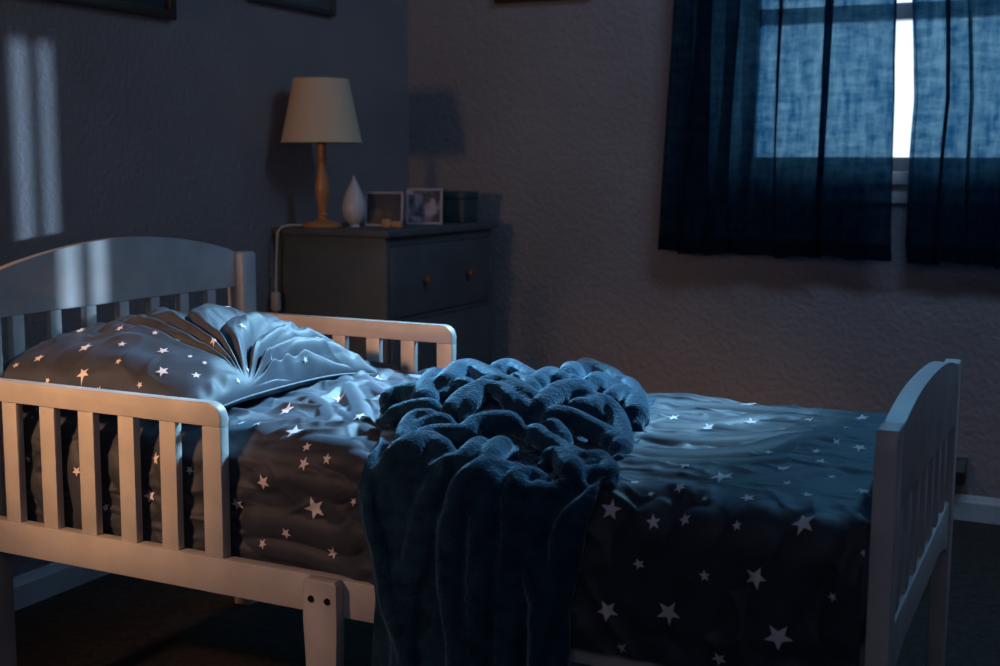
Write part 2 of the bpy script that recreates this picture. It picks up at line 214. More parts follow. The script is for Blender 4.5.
def finish(name,bm,mats,parent=None,smooth=30,mat2=None):
    bmesh.ops.recalc_face_normals(bm,faces=bm.faces)
    me=bpy.data.meshes.new(name); bm.to_mesh(me); bm.free()
    for m in (mats if isinstance(mats,(list,tuple)) else [mats]): me.materials.append(m)
    if smooth is not None:
        me.polygons.foreach_set('use_smooth',[True]*len(me.polygons))
        if smooth<180: me.set_sharp_from_angle(angle=math.radians(smooth))
    o=bpy.data.objects.new(name,me); C.objects.link(o)
    if parent is not None:
        o.parent=parent; o.matrix_parent_inverse=parent.matrix_world.inverted() if False else Matrix.Translation(-parent_loc(parent))
    return o
LOC={}
def parent_loc(p): return LOC.get(p.name,Vector((0,0,0)))
def B(): return bmesh.new()
def thing(name,label,cat,loc,group=None):
    o=bpy.data.objects.new(name,None); C.objects.link(o); o.location=loc; LOC[o.name]=Vector(loc); o.empty_display_size=.05
    o['label']=label; o['category']=cat
    if group: o['group']=group
    return o
def tag(o,label,cat,group=None):
    o['label']=label; o['category']=cat
    if group: o['group']=group
def struct(o): o['kind']='structure'; return o
def bx(name,lo,hi,mat,parent=None,bev=0): bm=B(); box(bm,lo,hi,bev); return finish(name,bm,mat,parent)

# ------------------------------------------------------------ room shell
T=.15
struct(bx('floor',(XW-T,YFR-T,ZF-.1),(XR+T,YW+T,ZF),CARPET))
struct(bx('ceiling',(XW-T,YFR-T,ZC),(XR+T,YW+T,ZC+.1),CEIL))
struct(bx('wall_left',(XW-T,YFR-T,ZF),(XW,YW+T,ZC),WALL))
struct(bx('wall_front',(XW,YFR-T,ZF),(XR,YFR,ZC),WALL))
WX0,WX1,WZ0,WZ1=.575,1.82,.81,1.62        # curtained window
CX0,CX1,CZ0,CZ1=.60,1.50,1.74,2.29         # added opening above it, out of view, admits the key sun
bm=B()   # wall_back with two openings (grid of boxes merged)
def wall_open(bm,axis,a0,a1,p0,p1,holes):
    xs=sorted({a0,a1,*[h[0] for h in holes],*[h[1] for h in holes]}); zs=sorted({ZF,ZC,*[h[2] for h in holes],*[h[3] for h in holes]})
    for x0,x1 in zip(xs,xs[1:]):
        for z0,z1 in zip(zs,zs[1:]):
            cx,cz=(x0+x1)/2,(z0+z1)/2
            if any(h[0]<cx<h[1] and h[2]<cz<h[3] for h in holes): continue
            if axis==1: box(bm,(x0,p0,z0),(x1,p1,z1))
            else: box(bm,(p0,x0,z0),(p1,x1,z1))
    bmesh.ops.remove_doubles(bm,verts=bm.verts,dist=1e-5)
    seen={}
    for f in list(bm.faces):
        k=tuple(round(c,4) for c in f.calc_center_median()); seen.setdefault(k,[]).append(f)
    for v in seen.values():
        if len(v)>1:
            for f in v: bm.faces.remove(f)
wall_open(bm,1,XW,XR,YW,YW+T,[(WX0,WX1,WZ0,WZ1),(CX0,CX1,CZ0,CZ1)]); struct(finish('wall_back',bm,WALL,smooth=None))
RY0,RY1,RZ0,RZ1=-2.45,-1.45,.60,1.22
bm=B(); wall_open(bm,0,YFR,YW,XR,XR+T,[(RY0,RY1,RZ0,RZ1)]); struct(finish('wall_right',bm,WALL,smooth=None))
def baseb(name,lo,hi,ax):
    bm=B(); 
    if ax==1: prism(bm,[(YW,ZF),(YW-.014,ZF),(YW-.014,ZF+.05),(YW-.009,ZF+.058),(YW-.006,ZF+.066),(YW,ZF+.068)],0,lo,hi)
    else: prism(bm,[(XW,ZF),(XW+.014,ZF),(XW+.014,ZF+.05),(XW+.009,ZF+.058),(XW+.006,ZF+.066),(XW,ZF+.068)],1,lo,hi)
    struct(finish(name,bm,TRIM))
baseb('baseboard_back',XW+.014,XR,1); baseb('baseboard_left',YFR,YW,0)
def window(name,x0,x1,z0,z1,meet=None,mull=None):
    bm=B(); f=.038
    box(bm,(x0,YW+.05,z0),(x0+f,YW+.09,z1),.003); box(bm,(x1-f,YW+.05,z0),(x1,YW+.09,z1),.003)
    box(bm,(x0,YW+.048,z0),(x1,YW+.092,z0+f),.003); box(bm,(x0,YW+.048,z1-f),(x1,YW+.092,z1),.003)
    if meet: box(bm,(x0,YW+.046,meet-.022),(x1,YW+.094,meet+.022),.003)
    if mull: box(bm,(mull-.02,YW+.05,z0),(mull+.02,YW+.09,z1),.003)
    w=struct(finish(name,bm,TRIM))
    p=bx('pane',(x0+f,YW+.068,z0+f),(x1-f,YW+.072,z1-f),GLASS,w)
    return w
w1=window('window_1',WX0,WX1,WZ0,WZ1,meet=1.235)
bm=B(); box(bm,(WX0-.03,YW-.03,WZ0-.035),(WX1+.03,YW+.05,WZ0),.004); box(bm,(WX0-.015,YW-.012,WZ0-.085),(WX1+.015,YW,WZ0-.035),.003); finish('sill',bm,TRIM,w1)
window('added_light_window',CX0,CX1,CZ0,CZ1)  # invented upper opening that lets the key sun reach the bed
# right window with closed dense curtains whose gaps let in thin beams
bm=B(); f=.035
for y0,y1,z0,z1 in((RY0,RY0+f,RZ0,RZ1),(RY1-f,RY1,RZ0,RZ1),(RY0,RY1,RZ0,RZ0+.02),(RY0,RY1,RZ1-.02,RZ1)): box(bm,(XR+.05,y0,z0),(XR+.09,y1,z1),.003)
w3=struct(finish('window_3',bm,TRIM)); bx('pane',(XR+.068,RY0+f,RZ0+.02),(XR+.072,RY1-f,RZ1-.02),GLASS,w3)
ks=[0,1,2,3]; 
SL=[(-2.052,-2.018),(-1.975,-1.952)]
cuts=[(RY0-.12,SL[0][0]),(SL[0][1],SL[1][0]),(SL[1][1],RY1+.12)]
for i,(y0,y1) in enumerate(cuts):
    bm=B(); N=max(6,int((y1-y0)/.006)); 
    for j in range(N+1):
        y=y0+(y1-y0)*j/N; x=XR-.035+.010*math.sin(j*.8)
        for z in(RZ0-.12,RZ1+.1): bm.verts.new((x,y,z))
    bm.verts.ensure_lookup_table()
    for j in range(N): bm.faces.new([bm.verts[k] for k in(2*j,2*j+2,2*j+3,2*j+1)])
    r_=bmesh.ops.solidify(bm,geom=bm.faces[:],thickness=.003)
    o=finish('dark_curtain',bm,DARKCURT)
    tag(o,['dark closed curtain on the side window, panel farthest from the bed','narrow dark curtain strip between the two gaps of the side window','dark closed curtain on the side window, panel nearest the bed'][i],'curtain','dark curtains on the side window')

bm=B(); prism(bm,[(YW+T,1.66),(YW+T,1.715),(YW+1.35,1.675),(YW+1.35,1.64)],0,-.3,2.5); struct(finish('added_sun_blocker',bm,TRIM,smooth=None))  # unseen slab outside, added to keep the key sun off the curtains
# ------------------------------------------------------------ curtains at the back window
EL=[(1.60,1.006),(1.249,1.013),(1.097,1.014),(.995,1.018),(.917,1.019),(.84,1.021),(.772,1.024),(.657,1.029),(.572,1.036)]
ER=[(1.60,1.030),(1.248,1.036),(1.122,1.046),(.994,1.054),(.917,1.051),(.84,1.049),(.772,1.048),(.67,1.049),(.631,1.047),(.568,1.055)]
EO=[(1.60,.408),(1.281,.399),(1.116,.392),(.922,.382),(.753,.374),(.575,.369)]
def interp(tab,z):
    tab=sorted(tab); return np.interp(z,[a for a,_ in tab],[b_ for _,b_ in tab])
def curtain(name,xl,xr,folds,z0,z1,label,cat='curtain',seed=0):
    """xl,xr callables of z; folds (pos 0..1, size)"""
    rs=np.random.RandomState(seed); NS=520; NZ=70
    s=np.linspace(0,1,NS); zz=np.linspace(z1,z0,NZ); V=[]
    wid=abs(xr(1.1)-xl(1.1))
    for k,z in enumerate(zz):
        q=(z1-z)/(z1-z0)
        x=xl(z)+(xr(z)-xl(z))*s; y=np.full(NS,YW-.062)+0*s
        for i,(p,a) in enumerate(folds):
            pp=p+.010/wid*math.sin(3.1*q+i*2.3)*q
            bb=(.0055+.010*a)/wid; xi=(s-pp)/bb
            amp=a*(1.25-.55*q*((i*37%10)/10))
            x=x-1.9*amp*bb*wid*xi*np.exp(-xi*xi/2)
            y=y-.020*amp*np.exp(-xi*xi/2)*(1 if i%2 else -.6)-.008*amp*np.exp(-xi*xi/12)
        y=y+.010*np.sin(s*wid*38+seed+1.5*q)*(.5+.5*q)+.004*np.sin(s*wid*95+2*q)
        zz_=z+ (0.004*np.sin(s*wid*30+seed)+.003*np.sin(s*wid*71))*q**6 + 0*s
        V.append(np.stack([x,y,zz_],1))
    V=np.concatenate(V); F=[(k*NS+j,k*NS+j+1,(k+1)*NS+j+1,(k+1)*NS+j) for k in range(NZ-1) for j in range(NS-1)]
    me=bpy.data.meshes.new(name); me.from_pydata(V.tolist(),[],F); me.materials.append(CURT); me.polygons.foreach_set('use_smooth',[True]*len(F)); me.update()
    o=bpy.data.objects.new(name,me); C.objects.link(o); tag(o,label,cat,'blue curtains at the bright window')
    # hem: doubled strip along the bottom
    rows=NZ-4
    VV=V.reshape(NZ,NS,3)[rows:]+np.array([0,-.0016,0]); K=VV.shape[0]
    FF=[(k*NS+j,k*NS+j+1,(k+1)*NS+j+1,(k+1)*NS+j) for k in range(K-1) for j in range(NS-1)]
    me=bpy.data.meshes.new('hem'); me.from_pydata(VV.reshape(-1,3).tolist(),[],FF); me.materials.append(CURT); me.polygons.foreach_set('use_smooth',[True]*len(FF))
    h=bpy.data.objects.new('hem',me); C.objects.link(h); h.parent=o
    return o
xL=lambda z:interp(EO,z)
wl=1.016-.39
FL=[(.10,.9),(.155,.7),(.20,1.1),(.26,.8),(.325,1.0),(.365,.6),(.415,.45),(.515,1.0),(.615,.40),(.72,1.15),(.875,.35),(.985,.8)]
curtain('window_curtain',xL,lambda z:interp(EL,z),FL,.576,1.60,'blue linen curtain left of the bright gap, dark pleats at its outer edge',seed=1)
FR=[(.012,.6),(.105,.95),(.16,.9),(.25,.6),(.36,.9),(.5,.8),(.62,1.),(.75,.8),(.87,1.),(.95,.8)]
curtain('window_curtain',lambda z:interp(ER,z),lambda z:1.99+0*z,FR,.571,1.60,'blue linen curtain right of the bright gap, running out of the frame',seed=4)
rod=thing('curtain_rod','dark metal curtain rod above the window holding both blue curtains','curtain rod',(1.2,YW-.06,1.60))
bm=B(); tube(bm,[(.36,YW-.062,1.602),(2.04,YW-.062,1.602)],.009,14); finish('rod',bm,BLACK,rod)
for x in(.35,2.05):
    bm=B(); bmesh.ops.create_uvsphere(bm,u_segments=16,v_segments=10,radius=.018,matrix=Matrix.Translation((x,YW-.062,1.602))); finish('finial',bm,BLACK,rod)
for x in(.375,2.025): bx('bracket',(x-.006,YW-.062,1.585),(x+.006,YW,1.600),BLACK,rod,.002)

# ------------------------------------------------------------ bed
bed=thing('toddler_bed','pale painted wooden toddler bed with slatted guard rails and arched ends','bed',(.65,.36,ZF))
# headboard
def arch(y0,y1,ze,zm,n_=28,shoulder=0):
    P=[]
    for i in range(n_+1):
        u=i/n_; P.append((y0+(y1-y0)*u, ze+(zm-ze)*math.sin(math.pi*u)**.85))
    return P
def hb_part():
    # curved top panel
    bm=B(); A=arch(.047,WB-.047,.640,.684)
    prism(bm,[(WB-.047,.5666),(.047,.5666)]+A,0,-.093,-.077,.003); head=finish('headboard',bm,WOOD,bed)
    for y0 in(0,WB-.047):
        bm=B(); prism(bm,[(y0,ZF),(y0+.047,ZF),(y0+.047,.632),(y0+.041,.638),(y0+.006,.638),(y0,.632)],0,-.100,-.0599,.003); finish('post',bm,WOOD,head)
    for k in range(7):
        y=.098+.0836*k; bx('slat',(-.092,y-.012,.285),(-.078,y+.013,.5666),WOOD,head,.0015)
    bx('lower_rail',(-.094,.047,.20),(-.074,WB-.047,.285),WOOD,head,.003)
def place_sub(o,parent):
    pass
hb_part()
# footboard
bm=B(); A=[(0.046,.529),(.062,.530),(.082,.533),(.12,.539),(.172,.5455),(.23,.550),(.30,.5525),(.3616,.553)]
A=A+[(WB-y,z) for y,z in A[-2::-1]]
prism(bm,[(WB-.046,.430),(.046,.430)]+A,0,L-.024,L-.001,.0035); foot=finish('footboard',bm,WOOD,bed)
for y0 in(0,WB-.046):
    bm=B(); zt=.5285
    prism(bm,[(y0+.006,ZF),(y0+.040,ZF),(y0+.046,.19),(y0+.046,zt),(y0+.040,zt+.003),(y0+.008,zt),(y0+.001,zt-.012),(y0,zt-.03),(y0,.19)],0,L-.025,L,.003); finish('post',bm,WOOD,foot)
for k in range(7):
    y=.112+.0836*k; bx('slat',(L-.019,y-.013,.285),(L-.006,y+.013,.430),WOOD,foot,.0015)
bm=B(); prism(bm,[(.046,.285),(.046,.20),(.09,.222),(.16,.232),(WB-.16,.232),(WB-.09,.222),(WB-.046,.20),(WB-.046,.285)],0,L-.022,L-.003,.003); finish('lower_rail',bm,WOOD,foot)
# the footboard stands a touch askew
_R=Matrix.Translation((L,0,0))@Matrix.Rotation(math.radians(.95),4,'Z')@Matrix.Translation((-L,0,0))
for o_ in [foot]+[q for q in C.objects if q.parent==foot]:
    o_.data.transform(_R)
    for v in o_.data.vertices:
        if v.co.z>.35: v.co.z-=.020*max(0,v.co.y-.02)/WB
# side rails
for y0,y1 in((0,.022),(WB-.022,WB)): 
    bx('side_rail',(-.0599,y0,.1914),(L-.025,y1,.2456),WOOD,bed,.0022)
# guard rails
def guard(y0,y1,dz,name):
    xg=.4182; x0=-.0599; z1=.4761+dz; zb=.4413+dz; r=.022
    pts=[(x0,zb),(xg,zb)]+[(xg-r+r*math.cos(a),z1-r+r*math.sin(a)) for a in [math.pi/2*i/8 for i in range(9)]]+[(x0,z1)]
    bm=B(); prism(bm,pts,1,y0,y1,.0022); g=finish('guard_rail',bm,WOOD,bed)
    bx('end_post',(xg-.034,y0,.2456),(xg,y1,zb),WOOD,g,.0018)
    for k in range(5):
        x=-.021+.0806*k; bx('slat',(x,y0+.003,.2456),(x+.031,y1-.002,zb),WOOD,g,.0015)
    return g
guard(.0005,.020,0,'near'); guard(WB-.0202,WB-.0005,.0348,'far')
# middle support legs with two screws
for side in(0,1):
    bm=B(); w0,w1=.5725,.628; 
    ys=(-.020,0.) if side==0 else (WB,WB+.020)
    pts=[(w0,.19),(w0,.243),(w0+.004,.2475),(w1-.004,.2475),(w1,.243),(w1,.19),(w1-.003,.05),(w1-.006,ZF),(w0+.013,ZF),(w0+.009,.02),(w0+.003,.14)]
    prism(bm,pts,1,ys[0],ys[1],.003); lg=finish('leg',bm,WOOD,bed)
    for x in(.5865,.6135):
        bm=B(); y=ys[0] if side==0 else ys[1]; d=-1 if side==0 else 1
        bmesh.ops.create_cone(bm,cap_ends=True,segments=18,radius1=.0052,radius2=.0045,depth=.003,matrix=Matrix.Translation((x,y+d*.0008,.2195))@Matrix.Rotation(math.pi/2*(1 if d<0 else -1),4,'X'))
        s=finish('screw',bm,METAL,lg)
bm=B(); box(bm,(-.05,.025,.205),(L-.03,WB-.025,.222),.002); finish('mattress_support',bm,WOOD,bed)

# mattress
bm=B(); box(bm,(-.052,.055,.223),(L-.042,.690,.385),.035,5); o=finish('mattress',bm,MATT); tag(o,'toddler mattress lying in the bed under the star sheet','mattress')

# ------------------------------------------------------------ soft goods
def catmull(P,step=.004):
    P=np.array(P,float)
    if len(P)>2:
        Q=[]; E=np.vstack([2*P[0]-P[1],P,2*P[-1]-P[-2]])
        for i in range(1,len(E)-2):
            n_=max(2,int(np.linalg.norm(E[i+1]-E[i])/step))
            for k in range(n_):
                t=k/n_; a,b_,c,d=E[i-1],E[i],E[i+1],E[i+2]
                Q.append(.5*((2*b_)+(-a+c)*t+(2*a-5*b_+4*c-d)*t*t+(-a+3*b_-3*c+d)*t**3))
        Q.append(P[-1]); return np.array(Q)
    n_=max(2,int(np.linalg.norm(P[1]-P[0])/step)); return np.array([P[0]+(P[1]-P[0])*k/n_ for k in range(n_+1)])
def noise2(X,Y,seed,fr,n_=14):
    rs=np.random.RandomState(seed); o=np.zeros_like(X)
    for i in range(n_):
        a=rs.rand()*np.pi*2; f=fr*(.5+1.1*rs.rand()); ph=rs.rand()*6.28
        o+=np.sin((X*np.cos(a)+Y*np.sin(a))*f*6.28+ph+1.3*np.sin((Y*np.cos(a)-X*np.sin(a))*f*2.4+ph))
    return o/np.sqrt(n_)
def ridges(X,Tt,RD,base,crestbase,endfade=.03,asym=0):
    D=base.copy()
    for pts,r,h in RD:
        Q=catmull(pts); seglen=np.r_[0,np.cumsum(np.linalg.norm(np.diff(Q,axis=0),axis=1))]
        e=np.minimum(seglen,seglen[-1]-seglen); fade=sstep(-.3*endfade,endfade,e)
        lo=Q.min(0)-r*2.2; hi=Q.max(0)+r*2.2
        m=(X>lo[0])&(X<hi[0])&(Tt>lo[1])&(Tt<hi[1])
        if not m.any(): continue
        x=X[m]; t=Tt[m]; d2=(x[:,None]-Q[None,:,0])**2+(t[:,None]-Q[None,:,1])**2
        i=d2.argmin(1); d=np.sqrt(d2[np.arange(len(i)),i])
        # crest height at this place
        hc=crestbase(x,t)+h*fade[i]
        rr=r*(.55+.45*fade[i])
        if asym:
            c=(t-Q[i,1])/np.maximum(d,1e-5); g=asym*(1-sstep(T1-.03,T2,t)); rr_=rr*(1+g*np.where(c>0,1.1*c,.35*c))
        else: rr_=rr
        q=np.clip(d/rr_,0,3)
        if asym:
            up_=1-sstep(T1-.03,T2,t); c=np.where(d>1e-4,(t-Q[i,1])/np.maximum(d,1e-5),0)
            lam=.0155*(1-up_)+up_*(.011+.017*sstep(-.5,.7,c)); lam=lam*(r/.021); r0=.006+.002*(1-up_)
            A_=.036*up_+.027*(1-up_)
            s_=np.sqrt(d*d+r0*r0)-r0
            val=hc-.010*(1-fade[i])-A_*(1-np.exp(-s_/lam))
            D[m]=np.maximum(D[m],val); continue
        prof=np.where(q<.9,rr*(1-np.sqrt(np.clip(1-q*q,0,1))),rr*(.564+(q-.9)*2.0))
        val=hc-prof*(h/r if h<r else 1.)*1.0
        D[m]=np.maximum(D[m],val)
    return D
def smoothgrid(D,n_=1):
    for _ in range(n_):
        E=np.pad(D,1,mode='edge'); D=(4*D+E[:-2,1:-1]+E[2:,1:-1]+E[1:-1,:-2]+E[1:-1,2:])/8
    return D
def gridmesh(name,V,mats,parent=None,thick=0,extra=None):
    nu,nv=V.shape[:2]; idx=np.arange(nu*nv).reshape(nu,nv)
    F=np.stack([idx[:-1,:-1],idx[:-1,1:],idx[1:,1:],idx[1:,:-1]],-1).reshape(-1,4).tolist()
    verts=V.reshape(-1,3).tolist(); mi=[0]*len(F)
    if extra:
        off=len(verts); verts+=extra[0]; F+=[[i+off for i in f] for f in extra[1]]; mi+=[1]*len(extra[1])
    me=bpy.data.meshes.new(name); me.from_pydata(verts,[],F)
    for m in mats: me.materials.append(m)
    me.polygons.foreach_set('material_index',mi); me.polygons.foreach_set('use_smooth',[True]*len(F)); me.update()
    o=bpy.data.objects.new(name,me); C.objects.link(o)
    if parent is not None: o.parent=parent
    return o
def bil(V,fu,fv):
    """sample grid V at fractional indices"""
    nu,nv=V.shape[:2]; fu=np.clip(fu,0,nu-1.001); fv=np.clip(fv,0,nv-1.001); i=fu.astype(int); j=fv.astype(int); a=(fu-i)[:,None]; b_=(fv-j)[:,None]
    return (V[i,j]*(1-a)+V[i+1,j]*a)*(1-b_)+(V[i,j+1]*(1-a)+V[i+1,j+1]*a)*b_
def normals(V):
    du=np.gradient(V,axis=0); dv=np.gradient(V,axis=1); n_=np.cross(du,dv); n_/=np.linalg.norm(n_,axis=2,keepdims=True)+1e-12; return n_
def star_patches(V,N,stars,toidx,sx,sy,lift=.0011,seed=3,metric=False):
    """five-pointed star print, finely meshed so it follows the cloth. stars in surface metres."""
    rs=np.random.RandomState(seed); verts=[];faces=[]
    for (a,b_,R) in stars:
        R=R*.98; rot=rs.rand()*6.28; M=4
        out=[]
        for k in range(10):
            r=R if k%2==0 else R*.42
            out.append((r*math.cos(rot+k*math.pi/5),r*math.sin(rot+k*math.pi/5)))
        pts=[(0,0)]; ring=[[0]]
        for m in range(1,M+1):
            rr=[]
            for k in range(10):
                p,q=out[k],out[(k+1)%10]
                for j in range(m):
                    f=j/m; rr.append(len(pts)); pts.append(((p[0]*(1-f)+q[0]*f)*m/M,(p[1]*(1-f)+q[1]*f)*m/M))
            ring.append(rr)
        fs=[]
        for m in range(1,M+1):
            ro=ring[m]; ri=ring[m-1]; no=len(ro); ni=len(ri)
            for k in range(10):
                for j in range(m):
                    o0=ro[k*m+j]; o1=ro[(k*m+j+1)%no]
                    i0=ri[(k*(m-1)+j)%ni] if m>1 else 0
                    fs.append((i0,o0,o1))
                    if m>1 and j<m-1:
                        i1=ri[(k*(m-1)+j+1)%ni]; fs.append((i0,o1,i1))
        P=np.array(pts)
        if metric:
            e=.01; c0=bil(V,*[np.atleast_1d(q) for q in toidx(np.array([a-e,a+e,a,a]),np.array([b_,b_,b_-e,b_+e]))])
            mu=np.linalg.norm(c0[1]-c0[0])/(2*e); mv=np.linalg.norm(c0[3]-c0[2])/(2*e)
            P=P/np.array([[mu,mv]])
        fu,fv=toidx(a+P[:,0]*sx(a,b_),b_+P[:,1]*sy(a,b_))
        W=bil(V,fu,fv)+bil(N,fu,fv)*lift
        off=len(verts); verts+=W.tolist(); faces+=[[i+off for i in f] for f in fs]
    return verts,faces

# ---- star sheet over the mattress
NX,NT=620,440
xs=np.linspace(-.055,1.331,NX); S=np.linspace(0,1,NT); X,SS=np.meshgrid(xs,S,indexing='ij'); TT=SS*sheet_len(X)
side=sstep(.70,.78,TT)
base=.0022*noise2(X,TT,3,3.2)+.0016*noise2(X*.7,TT*1.8,9,8)+.0008*noise2(X,TT,11,18)
# long soft wrinkles across the foot half, horizontal bunching low on the left side
base+=.0030*sstep(.85,1.,X)*(1-side)*np.sin(TT*62+5*np.sin(X*5)+1.5*np.sin(X*13))*(.5+.5*np.sin(TT*17+X*4))*(1-sstep(1.15,1.32,X))
base+=.0020*(1-sstep(.55,.7,X))*side*np.sin(TT*130+5*np.sin(X*7)+2.2*np.sin(X*17))*(.6+.4*np.sin(X*11+TT*20))
base+=.0030*sstep(.95,1.05,X)*side*np.sin((X*.85-(TT-.7)*.55)*75+2*np.sin(X*9))*sstep(.72,.9,TT)
base+=.006*(1-sstep(.42,.60,X))*(1-side)*np.abs(noise2(X,TT,21,5.5))*sstep(.12,.3,X)
def crease(X,Y,seed,fr,w=.55):
    wx=X+.02*noise2(X,Y,seed+100,4); wy=Y+.02*noise2(X,Y,seed+200,4)
    return np.clip(1-np.abs(noise2(wx,wy,seed,fr,9))/w,0,1)**1.3
topL=(1-side)*(1-sstep(.55,.72,X))*sstep(.1,.28,X); topR=(1-side)*sstep(.75,.9,X)*(1-sstep(1.1,1.32,X)*.6)
base+=topL*(.0120*crease(X*1.1+TT*.3,TT*.8,57,4.6)+.0016*crease(X,TT,61,12.))
base+=topR*(.0045*crease(X*.45,TT*1.5,63,8.)+.0016*crease(X*.6,TT*1.4,65,17.))
base+=side*(1-sstep(.55,.7,X))*(.0050*crease(X*.45+TT*.2,TT*1.3,67,9.)+.0020*crease(X*.8,TT,69,17.))
base+=side*sstep(.9,1.,X)*(.0065*crease((X*.85-(TT-.7)*.5)*1.1,(TT+X*.6)*.35,71,9.)+.002*crease(X,TT*.6,73,16.))
D=ridges(X,TT,SHR,base,lambda x,t:0*x+.001)
D=smoothgrid(D,2)
D*=sstep(-.055,-.03,X)*(1-sstep(1.325,1.331,X)*.6)
x_,y_,z_=sheet_pt(X,TT,D+.0015)
endd=sstep(1.30,1.331,X); z_=z_-.045*endd**2*(1-side)
V=np.stack([x_,y_,z_],-1); N=normals(V)
if N[NX//2,NT//2,2]<0: N=-N
def tosheet(x,t):
    fu=(x-xs[0])/(xs[-1]-xs[0])*(NX-1); return fu,t/sheet_len(x)*(NT-1)
ex=star_patches(V,N,[[a,t,R*(1.25 if t<.70 else 1.05)] for a,t,R in STS],tosheet,lambda a,b:1,lambda a,b:1.75 if b<.70 else 1)
sheet=gridmesh('star_sheet',V,[SHEET,STAR],extra=ex); tag(sheet,'rumpled slate blue sheet printed with pale stars, covering the mattress','sheet')

# ---- pillow
NU,NV=300,420
def pillow_grid(side):
    u=np.sin(np.linspace(-1,1,NU)*np.pi/2); v=np.sin(np.linspace(-1,1,NV)*np.pi/2); U,Vv=np.meshgrid(u,v,indexing='ij')
    if side>0:
        # gathers fanning out from a pinch low on the front edge
        x=PA*U; y=PB*Vv; px_,py_=PA*.99,-.115
        dx=px_-x; dy=y-py_; d=np.sqrt(dx*dx+dy*dy); a=np.arctan2(dy,dx)
        amp=sstep(.008,.10,d)*(1-sstep(.24,.46,d))*sstep(-.25,.25,a)*(1-sstep(1.75,2.1,a)*.6)
        w=a*12.5+1.5*np.sin(a*4.1)+2.2*np.sin(d*9+1)
        rid=np.abs(np.sin(w))**.8
        Dd=amp*(.032*rid-.019)+amp*.003*np.abs(np.sin(w*2.3+d*20))
        Dd+=-.010*np.exp(-(d/.04)**2)
        Dd+=.0030*noise2(x,y,31,6)+.004*sstep(.1,.2,d)*np.clip(1-np.abs(noise2(x,y*.8,37,7,9))/.5,0,1)**1.3+.0010*noise2(x,y,33,15)
        Dd+=.005*np.exp(-((U-.93)/.05)**2)*np.sin(y*90+2*np.sin(y*31))
    else: Dd=.001*noise2(U*.2,Vv*.3,35,8)
    x,y,z=pillow_pt(U,Vv,side,Dd)
    return U,Vv,np.stack([x,y,z],-1)
U,Vv,VT=pillow_grid(1); N=normals(VT); 
if N[NU//2,NV//2,2]<0: N=-N
def topil(u,v):
    return (np.arcsin(np.clip(u,-1,1))/(np.pi/2)+1)/2*(NU-1),(np.arcsin(np.clip(v,-1,1))/(np.pi/2)+1)/2*(NV-1)
ex=star_patches(VT,N,PST,topil,lambda a,b:1,lambda a,b:1,seed=8,metric=True)
pil=gridmesh('pillow',VT,[SHEET,STAR],extra=ex); tag(pil,'plump star-print pillow with gathered creases, leaning on the headboard','pillow')
_,_,VB=pillow_grid(-1); o=gridmesh('pillow_underside',VB[:, ::-1],[SHEET],parent=pil)
# welt seam around the edge
bd=[(u,-1) for u in np.linspace(-1,1,40)]+[(1,v) for v in np.linspace(-1,1,60)[1:]]+[(u,1) for u in np.linspace(1,-1,40)[1:]]+[(-1,v) for v in np.linspace(1,-1,60)[1:]]
P=np.array(bd); x,y,z=pillow_pt(P[:,0],P[:,1]); bm=B(); tube(bm,list(zip(x,y,z)),.0022,8); finish('seam',bm,SHEET,pil,180)

# ---- fleece blanket
NU,NT2=420,560; TE=1.30
EDL=[(0,.60),(.40,.56),(.48,.525),(.5623,.526),(.635,.562),(.7115,.609),(.78,.650),(.82,.666),(.8544,.672),(.8777,.6715),(.92,.674),(.985,.692),(1.04,.697),(1.083,.694),(1.134,.690),(1.30,.685)]
EDR=[(0,.86),(.36,.90),(.4645,.945),(.522,.965),(.6322,.975),(.7053,.975),(.76,.99),(.8016,1.009),(.8591,1.008),(.8886,1.004),(.9336,.998),(.9942,.986),(1.0486,.968),(1.30,.935)]
t0=.29; tt=t0+(TE-t0)*np.linspace(0,1,NT2); uu=np.linspace(0,1,NU); Ug,Tg=np.meshgrid(uu,tt,indexing='ij')
xl=np.interp(tt,[a for a,_ in EDL],[b_ for _,b_ in EDL]); xr=np.interp(tt,[a for a,_ in EDR],[b_ for _,b_ in EDR])
ker=np.ones(15)/15; xl=np.convolve(np.pad(xl,7,mode='edge'),ker,'valid'); xr=np.convolve(np.pad(xr,7,mode='edge'),ker,'valid')
Xg=xl[None,:]+(xr-xl)[None,:]*Ug
drape=sstep(T1,T2+.02,Tg)
base=mound(Xg,Tg)*.9-.014*(1-drape)+.0015*noise2(Xg,Tg*.6,41,7)+drape*.003
skirts=[]
for p,r,h in BLR:
    q=[k for k in p if k[1]>.80]
    if len(q)>=3 or (len(q)>1 and max(k[1] for k in q)>.95):
        q=([[p[0][0]-.004,1.32]] if p[0][1]>.97 else [])+q+([[p[-1][0]+.004,1.32]] if p[-1][1]>.97 else [])
        skirts.append([q,r*1.25,h*1.05])
D=ridges(Xg,Tg,skirts,base,lambda x,t:mound(x,t)*.9,endfade=.06)
D=smoothgrid(D,3)+.0008*noise2(Xg,Tg,43,16)
edge=np.minimum(Ug,1-Ug)*(xr-xl)[None,:]; ed=sstep(-.004,.022,edge)*sstep(0,.05,Tg-t0)
D=D*ed+.0035
def onbl(x,t,D):
    y,z,ny,nz=bprof(t); return np.stack([x+0*t,y+ny*D,z+nz*D],-1)
VB_=onbl(Xg[::3,::3],Tg[::3,::3],D[::3,::3]); TH=.009
VI_=onbl(Xg[::3,::3],Tg[::3,::3],D[::3,::3]-TH)
a_,b2=VB_.shape[:2]; idx=np.arange(a_*b2).reshape(a_,b2); n0=a_*b2
verts=VB_.reshape(-1,3).tolist()+VI_.reshape(-1,3).tolist()
q=np.stack([idx[:-1,:-1],idx[:-1,1:],idx[1:,1:],idx[1:,:-1]],-1).reshape(-1,4)
